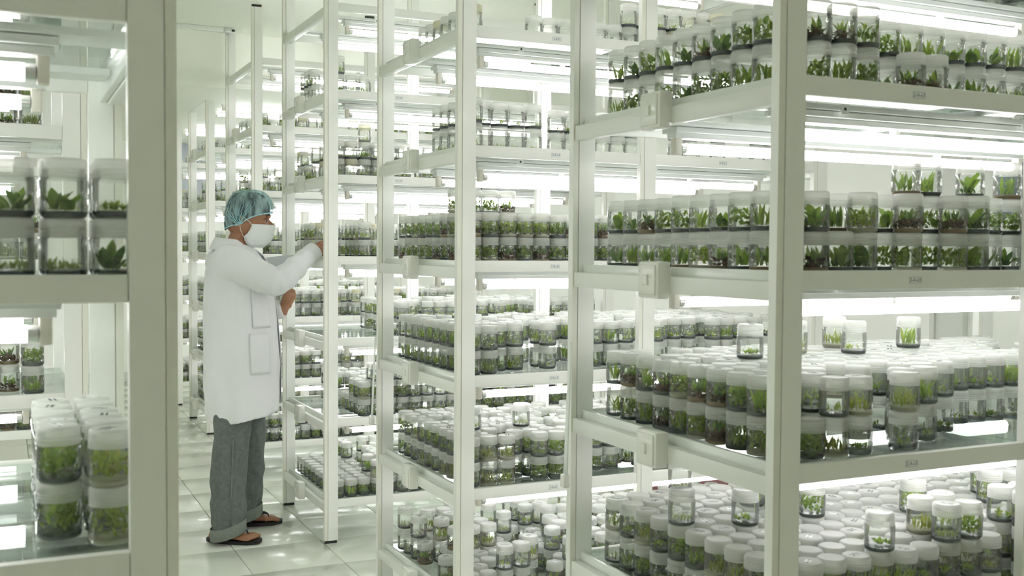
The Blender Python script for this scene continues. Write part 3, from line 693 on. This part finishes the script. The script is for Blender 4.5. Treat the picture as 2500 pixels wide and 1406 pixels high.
# mask
mr = [(1.498, .044, .1495, .0765), (1.490, .042, .1520, .0775), (1.478, .036, .1500, .0775), (1.474, .036, .1470, .0765), (1.460, .026, .1465, .0760), (1.455, .024, .1430, .0745), (1.440, .008, .1420, .0735), (1.436, .006, .1385, .0715), (1.420, .008, .1310, .0655), (1.404, .016, .1150, .055), (1.388, .034, .0950, .042)]
R = []
for z, xe, xf, ye in mr:
    R.append([Vector((xe+(xf-xe)*(max(0, math.cos(t))**.72), ye*(math.sin(t) if abs(t) < 1.2 else math.sin(t)), z+.004*(1-abs(math.cos(t))))) for t in [-PI/2+PI*k/26 for k in range(27)]])
mk = MB(); n = 27; mk.add([p for r_ in R for p in r_], [(i*n+k, i*n+k+1, (i+1)*n+k+1, (i+1)*n+k) for i in range(len(R)-1) for k in range(n-1)])
mo = ob('face_mask', mk.mesh('face_mask', MASKM, smooth=True), per); sdm = mo.modifiers.new('t', 'SOLIDIFY'); sdm.thickness = .002; sdm.offset = 1
for s in (-1, 1):
    ob('ear_loop', MB().sweep([(.045, s*.0775, 1.495), (.030, s*.080, 1.515), (.005, s*.086, 1.535)], .0013, 6).mesh('loop', MASKM), mo)
    ob('ear_loop', MB().sweep([(.006, s*.0735, 1.438), (-.008, s*.078, 1.470), (-.012, s*.085, 1.495)], .0013, 6).mesh('loop', MASKM), mo)
# --- coat
CT = [(.598, -.167, .158, .232), (.65, -.168, .160, .232), (.75, -.180, .164, .225), (.90, -.186, .163, .215), (1.02, -.184, .155, .208), (1.12, -.180, .143, .206), (1.20, -.176, .128, .208), (1.28, -.168, .105, .208), (1.33, -.155, .082, .192), (1.365, -.142, .060, .150), (1.39, -.126, .040, .095), (1.405, -.112, .022, .060)]
K = MB(); R = []
for z in [CT[0][0]+(CT[-1][0]-CT[0][0])*i/44 for i in range(45)]:
    _, xb, xf, hw = interp(CT, z); r_ = zring(z, xb, xf, hw, 0, 2.25, 72); low = max(0, (1.05-z)/.45)
    for k, p in enumerate(r_):
        a = 2*PI*k/72; w = .0055*low*math.sin(a*7+1.3)+.0045*low*math.sin(a*11+z*5)
        c = Vector((math.cos(a), math.sin(a), 0)); p += c*w; p.z += (.030*low*math.cos(a)+.012*low*math.sin(a*1+.6)) if z < .75 else 0
    R.append(r_)
K.rings(R)
def sleeve(sh, el, wr_, r0):
    c = Vector((-.055, 0, 1.30)); d1 = (el-sh); d2 = (wr_-el); e = wr_-d2.normalized()*.012; up = Vector((0, 0, 1))
    path = [c+(sh-c)*.55, sh+(c-sh)*.15, sh+d1*.25, sh+d1*.5, sh+d1*.75, el-d1.normalized()*.01, el+d2*.12, el+d2*.3, el+d2*.5, el+d2*.7, el+d2*.82, e]
    rad = [(.095, .085), (.088, .080), (.079, .072), (.072, .066), (.068, .062), (.063, .060), (.059, .056), (.055, .052), (.050, .048), (.045, .043), (.043, .041), (.041, .039)]
    pts = []; rr = []
    for i in range(len(path)-1):
        for q in range(4):
            t = q/4; pts.append(path[i]+(path[i+1]-path[i])*t); a, b = rad[i], rad[i+1]
            f = 1+.045*math.sin((i*4+q)*1.25)*(1 if 3 < i < 10 else .3); rr.append(((a[0]+(b[0]-a[0])*t)*f, (a[1]+(b[1]-a[1])*t)*f))
    pts.append(path[-1]); rr.append(rad[-1]); K.sweep(pts, rr, 20, 0, (0, 0, 1))
sleeve(SHR, ELR, WRR, 0); sleeve(SHL, ELL, WRL, 0)
def wrinkle(me, amp, sc, amp2, sc2):
    from mathutils import noise
    nn = [v.normal.copy() for v in me.vertices]
    for v, q in zip(me.vertices, nn):
        p = v.co; a = noise.noise(Vector((p.x*sc[0]+p.z*sc[3], p.y*sc[1], p.z*sc[2])))
        v.co = p+q*(amp*(1-2*abs(a))*.8+amp2*noise.noise(Vector((p.x*sc2, p.y*sc2, p.z*sc2*.6))))
    me.update(); return me
coat = ob('lab_coat', wrinkle(remesh(K.mesh('lab_coat', COAT), .0062, 5, .5), .0065, (8, 8, 2.6, 4), .0025, 20), per)
def on_coat(a, z, off=.004):
    _, xb, xf, hw = interp(CT, z); c, s = se(a, 2.25); xc = (xb+xf)/2; rx = (xf-xb)/2
    p = Vector((xc+rx*c, hw*s, z)); nrm = Vector((c/rx, s/hw, 0)).normalized(); low = max(0, (1.05-z)/.45); w = .0055*low*math.sin(a*7+1.3)+.0045*low*math.sin(a*11+z*5)
    return p+nrm*(off+w)
def patch(a0, a1, z0, z1, off, na=12, nz=10):
    g = [[on_coat(a0+(a1-a0)*i/na, z0+(z1-z0)*j/nz, off) for i in range(na+1)] for j in range(nz+1)]; mb = MB(); n = na+1
    mb.add([p for r_ in g for p in r_], [(j*n+i, j*n+i+1, (j+1)*n+i+1, (j+1)*n+i) for j in range(nz) for i in range(na)]); me = mb.mesh('patch', COAT, smooth=True); return me
def solid(o, t, off=1): q = o.modifiers.new('t', 'SOLIDIFY'); q.thickness = t; q.offset = off; return o
a_r = 2*PI
solid(ob('pocket', patch(a_r-1.58, a_r-1.08, .80, .99, .007), coat), .003); solid(ob('chest_panel', patch(a_r-1.50, a_r-.98, 1.015, 1.20, .006), coat), .002)
solid(ob('placket', patch(a_r-.16, a_r+.02, .63, 1.34, .007, 4, 30), coat), .004)
for z in (.75, .90, 1.05, 1.2): ob('button', MB().lathe([(.0001, 0), (.007, .0005), (.007, .003), (.0001, .0035)], 12, 0, axis='x').mesh('button', MASKM, smooth=.6), coat, on_coat(a_r-.07, z, .008))
# collar: folded band round the neck with two lapels
R = []
for q, (dr, z) in enumerate(((.0, 1.385), (.006, 1.415), (.009, 1.436), (.015, 1.435), (.030, 1.405), (.040, 1.380))):
    row = []
    for k in range(33):
        a = .62+(2*PI-1.24)*k/32; fr_ = max(0, math.cos(a)); drop = .075*fr_**1.2
        row.append(Vector((-.046+(.072+dr)*math.cos(a)+.014*fr_, (.068+dr)*math.sin(a), z-drop-.020*(math.cos(a)+1)/2)))
    R.append(row)
cl = MB(); cl.add([p for r_ in R for p in r_], [(i*33+k, i*33+k+1, (i+1)*33+k+1, (i+1)*33+k) for i in range(5) for k in range(32)])
solid(ob('collar', cl.mesh('collar', COAT, smooth=True), coat), .004, 0)
for s in (-1, 1):
    lp_ = [Vector((.030, s*.050, 1.385)), Vector((.072, s*.072, 1.352)), Vector((.094, s*.078, 1.312)), Vector((.112, s*.045, 1.268)), Vector((.122, s*.006, 1.215)), Vector((.075, s*.025, 1.34))]
    solid(ob('lapel', MB().add([p+Vector((.008, s*.004, .004)) for p in lp_], [(0, 1, 5), (1, 2, 5), (2, 3, 5), (3, 4, 5)]).mesh('lapel', COAT), coat), .004, 0)
ob('shirt', MB().rings([zring(z, xb, xf, hw, 0, 2.1, 28) for z, xb, xf, hw in ((1.24, -.06, .116, .06), (1.32, -.08, .079, .065), (1.37, -.085, .052, .066), (1.392, -.078, .036, .062))]).mesh('shirt', pbsdf('shirt_grey', (.55, .57, .55), .9), smooth=True), per)
for wv, ev_ in ((WRR, ELR), (WRL, ELL)):
    d = (wv-ev_).normalized(); ob('sleeve_cuff', MB().sweep([wv-d*.055, wv-d*.052, wv-d*.01, wv-d*.008], [(.042, .040), (.0455, .0435), (.0435, .0415), (.038, .036)], 24).mesh('cuff', COAT, smooth=True), coat)
# --- trousers with rolled cuffs
Q = MB()
Q.rings([zring(z, xb, xf, hw, 0, 2.3, 28) for z, xb, xf, hw in ((.66, -.12, .10, .15), (.74, -.13, .11, .165), (.86, -.14, .11, .17), (.95, -.12, .10, .16))])
for pts in (((-.025, -.085, .76, .09, .085), (-.066, -.105, .62, .083, .078), (-.088, -.13, .45, .082, .077), (-.098, -.14, .28, .080, .074), (-.100, -.14, .14, .077, .070), (-.100, -.14, .075, .074, .066)),
            ((.01, .085, .76, .09, .09), (.042, .10, .62, .082, .08), (.055, .115, .45, .076, .075), (.052, .125, .28, .070, .068), (.050, .135, .14, .066, .064), (.048, .14, .075, .064, .062))):
    P, rr = [], []
    for a, b in zip(pts, pts[1:]):
        for q in range(6):
            t = q/6; v = [p+(r_-p)*t for p, r_ in zip(a, b)]; z = v[2]; f = 1+.03*math.sin(z*48)*(1 if z < .3 else .25)
            P.append(v[:3]); rr.append((v[3]*f, v[4]*f))
    P.append(pts[-1][:3]); rr.append(pts[-1][3:]); Q.sweep(P, rr, 24, 0, (1, 0, 0))
tro = ob('trousers', wrinkle(remesh(Q.mesh('trousers', DENIM), .006, 4, .5), .008, (13, 13, 6, 5), .003, 30), per)
for (cx, cy, ra, rb) in ((-.100, -.14, .079, .071), (.048, .14, .069, .066)):
    R = []
    for dz, q in ((.052, .93), (.096, 1.0), (.100, 1.035), (.096, 1.06), (.046, 1.07), (.042, 1.04), (.046, .93)):
        R.append([Vector((cx+ra*q*math.cos(a), cy+rb*q*math.sin(a), dz+.022*math.cos(a)-.004)) for a in [2*PI*k/28 for k in range(28)]])
    ob('cuff', MB().rings(R+[R[0]], caps=False).mesh('cuff', DENIM2, smooth=.8), tro)
ob('side_seam', MB().sweep([(-.078, -.180, .60), (-.092, -.212, .45), (-.100, -.219, .28), (-.103, -.214, .10)], [(.0035, .003)]*4, 6).mesh('seam', DENIM2, smooth=True), tro)
# --- flip-flops
for (h_, d, s), side in zip(fi, (-1, 1)):
    out_ = []; L = .268
    for k in range(40):
        a = 2*PI*k/40; u = (1-math.cos(a))/2; w = (.036+.016*u-.010*math.sin(u*PI)+.0)*math.sin(a)
        e = .5*(1-math.cos(a)); hwid = (.032+.017*e)*abs(math.sin(a))**.55*(1 if math.sin(a) >= 0 else -1)
        out_.append(h_-d*.004+d*L*e+s*(hwid-side*.004*e))
    sl = MB().rings([[p+Vector((0, 0, z+.006*max(0, ((p-h_).dot(d)-.21)/.05)+.004*max(0, -((p-h_).dot(d)-.03)/.03)))*1 for p in out_] for z in (.001, .004, .014, .0165)]).mesh('sole', BLACK, smooth=.7)
    sd_ = ob('sandal', sl, per)
    th = h_+d*.205-s*side*-.012*-1+Vector((0, 0, .02))
    st = MB()
    for e in (-1, 1):
        b0 = h_+d*.10+s*e*.043+Vector((0, 0, .018)); m_ = h_+d*.145+s*e*.034+Vector((0, 0, .055)); t_ = h_+d*.192+s*(-side)*.012+Vector((0, 0, .056))
        st.sweep([b0, b0+(m_-b0)*.5+s*e*.006, m_, m_+(t_-m_)*.6+Vector((0, 0, .006)), t_], [(.004, .008), (.004, .008), (.004, .0085), (.004, .007), (.004, .005)], 8)
    st.sweep([h_+d*.192+s*(-side)*.012+Vector((0, 0, .056)), h_+d*.205+s*(-side)*.018+Vector((0, 0, .018))], .0035, 8)
    ob('strap', st.mesh('strap', BLACK, smooth=True), sd_)
for o in list(per.children):
    if o.name.split('.')[0] in ('eye', 'eyelid', 'eyebrow', 'hair', 'hair_net', 'face_mask'): o.matrix_local = HEADROT @ o.matrix_local
thing(per, 'man in white lab coat, blue hair net and mask reaching into a rack', 'person')
# --- note pad in his left hand
nb = empty('notepad', V(1.250, 5.352, 1.248)+O); nb.rotation_euler = (math.radians(-6), math.radians(-8), math.radians(-14))
ob('pages', cbox('pages', .112, .007, .195, PAPER, .0008), nb); ob('cover', cbox('cover', .116, .0016, .199, COVER, .0005), nb, (0, .0046, 0)); ob('cover', cbox('cover2', .116, .0016, .199, pbsdf('cover_pale', (.60, .64, .66), .5), .0005), nb, (0, -.0046, 0))
ob('pen', MB().sweep([(-.045, -.0100, -.02), (.015, -.0100, .05)], [.004, .004], 8).mesh('pen', COVER, smooth=True), nb)
thing(nb, "pale note pad with blue cover held in the man's left hand", 'notepad')
# ------------------------------------------------------------------ small hanging things
for (x, y, zt, zb, lb) in ((XR-.022, Y1+PITCH+DEP-.02, 1.04, .72, 'white strap hanging beside the far post of the second rack'), (XR-.018, Y1+DEP-.02, 1.15, .80, 'white cord hanging along the far post of the nearest rack')):
    e = empty('hanging_cord', (x, y, zb)); L = zt-zb
    ob('cord', MB().sweep([(0.004, 0, L), (0, .004, L*.7), (-.006, 0, L*.35), (-.012, -.004, 0)], [(.0025, .009), (.0025, .009), (.0025, .010), (.0025, .012)], 8, 0, (1, 0, 0)).mesh('cord', CORD, smooth=True), e)
    ob('plug', cbox('plug', .018, .022, .035, PLASTIC, .003), e, (-.013, -.004, -.012)); thing(e, lb, 'cord')
for x, lb in ((1.62, 'thin dark conduit with clips on the far wall, leftmost'), (2.62, 'thin dark conduit with clips on the blue-grey far board')):
    e = empty('wall_conduit', (x, WALLY1-.03, 1.35)); ob('pipe', MB().sweep([(0, 0, 0), (0, 0, 1.05)], .006, 8).mesh('pipe', CAPMET, smooth=True), e)
    for z in (.25, .55, .85): ob('clip', cbox('pclip', .08, .02, .02, PLASTIC, .003), e, (.015, .004, z))
    thing(e, lb, 'conduit')
ck = empty('wall_clock', (2.58, WALLY1-.045, 2.2))
ob('rim', MB().lathe([(.088, .02), (.088, 0), (.078, -.008), (.078, .02)], 28, 0).mesh('rim', CAPMET, smooth=.6), ck, (0, 0, 0), (PI/2, 0, 0)); ob('dial', MB().lathe([(.079, .004), (.0001, .004)], 28, 0).mesh('dial', PAPER), ck, (0, 0, 0), (PI/2, 0, 0))
thing(ck, 'small round pale dial on the blue-grey far wall board', 'clock')
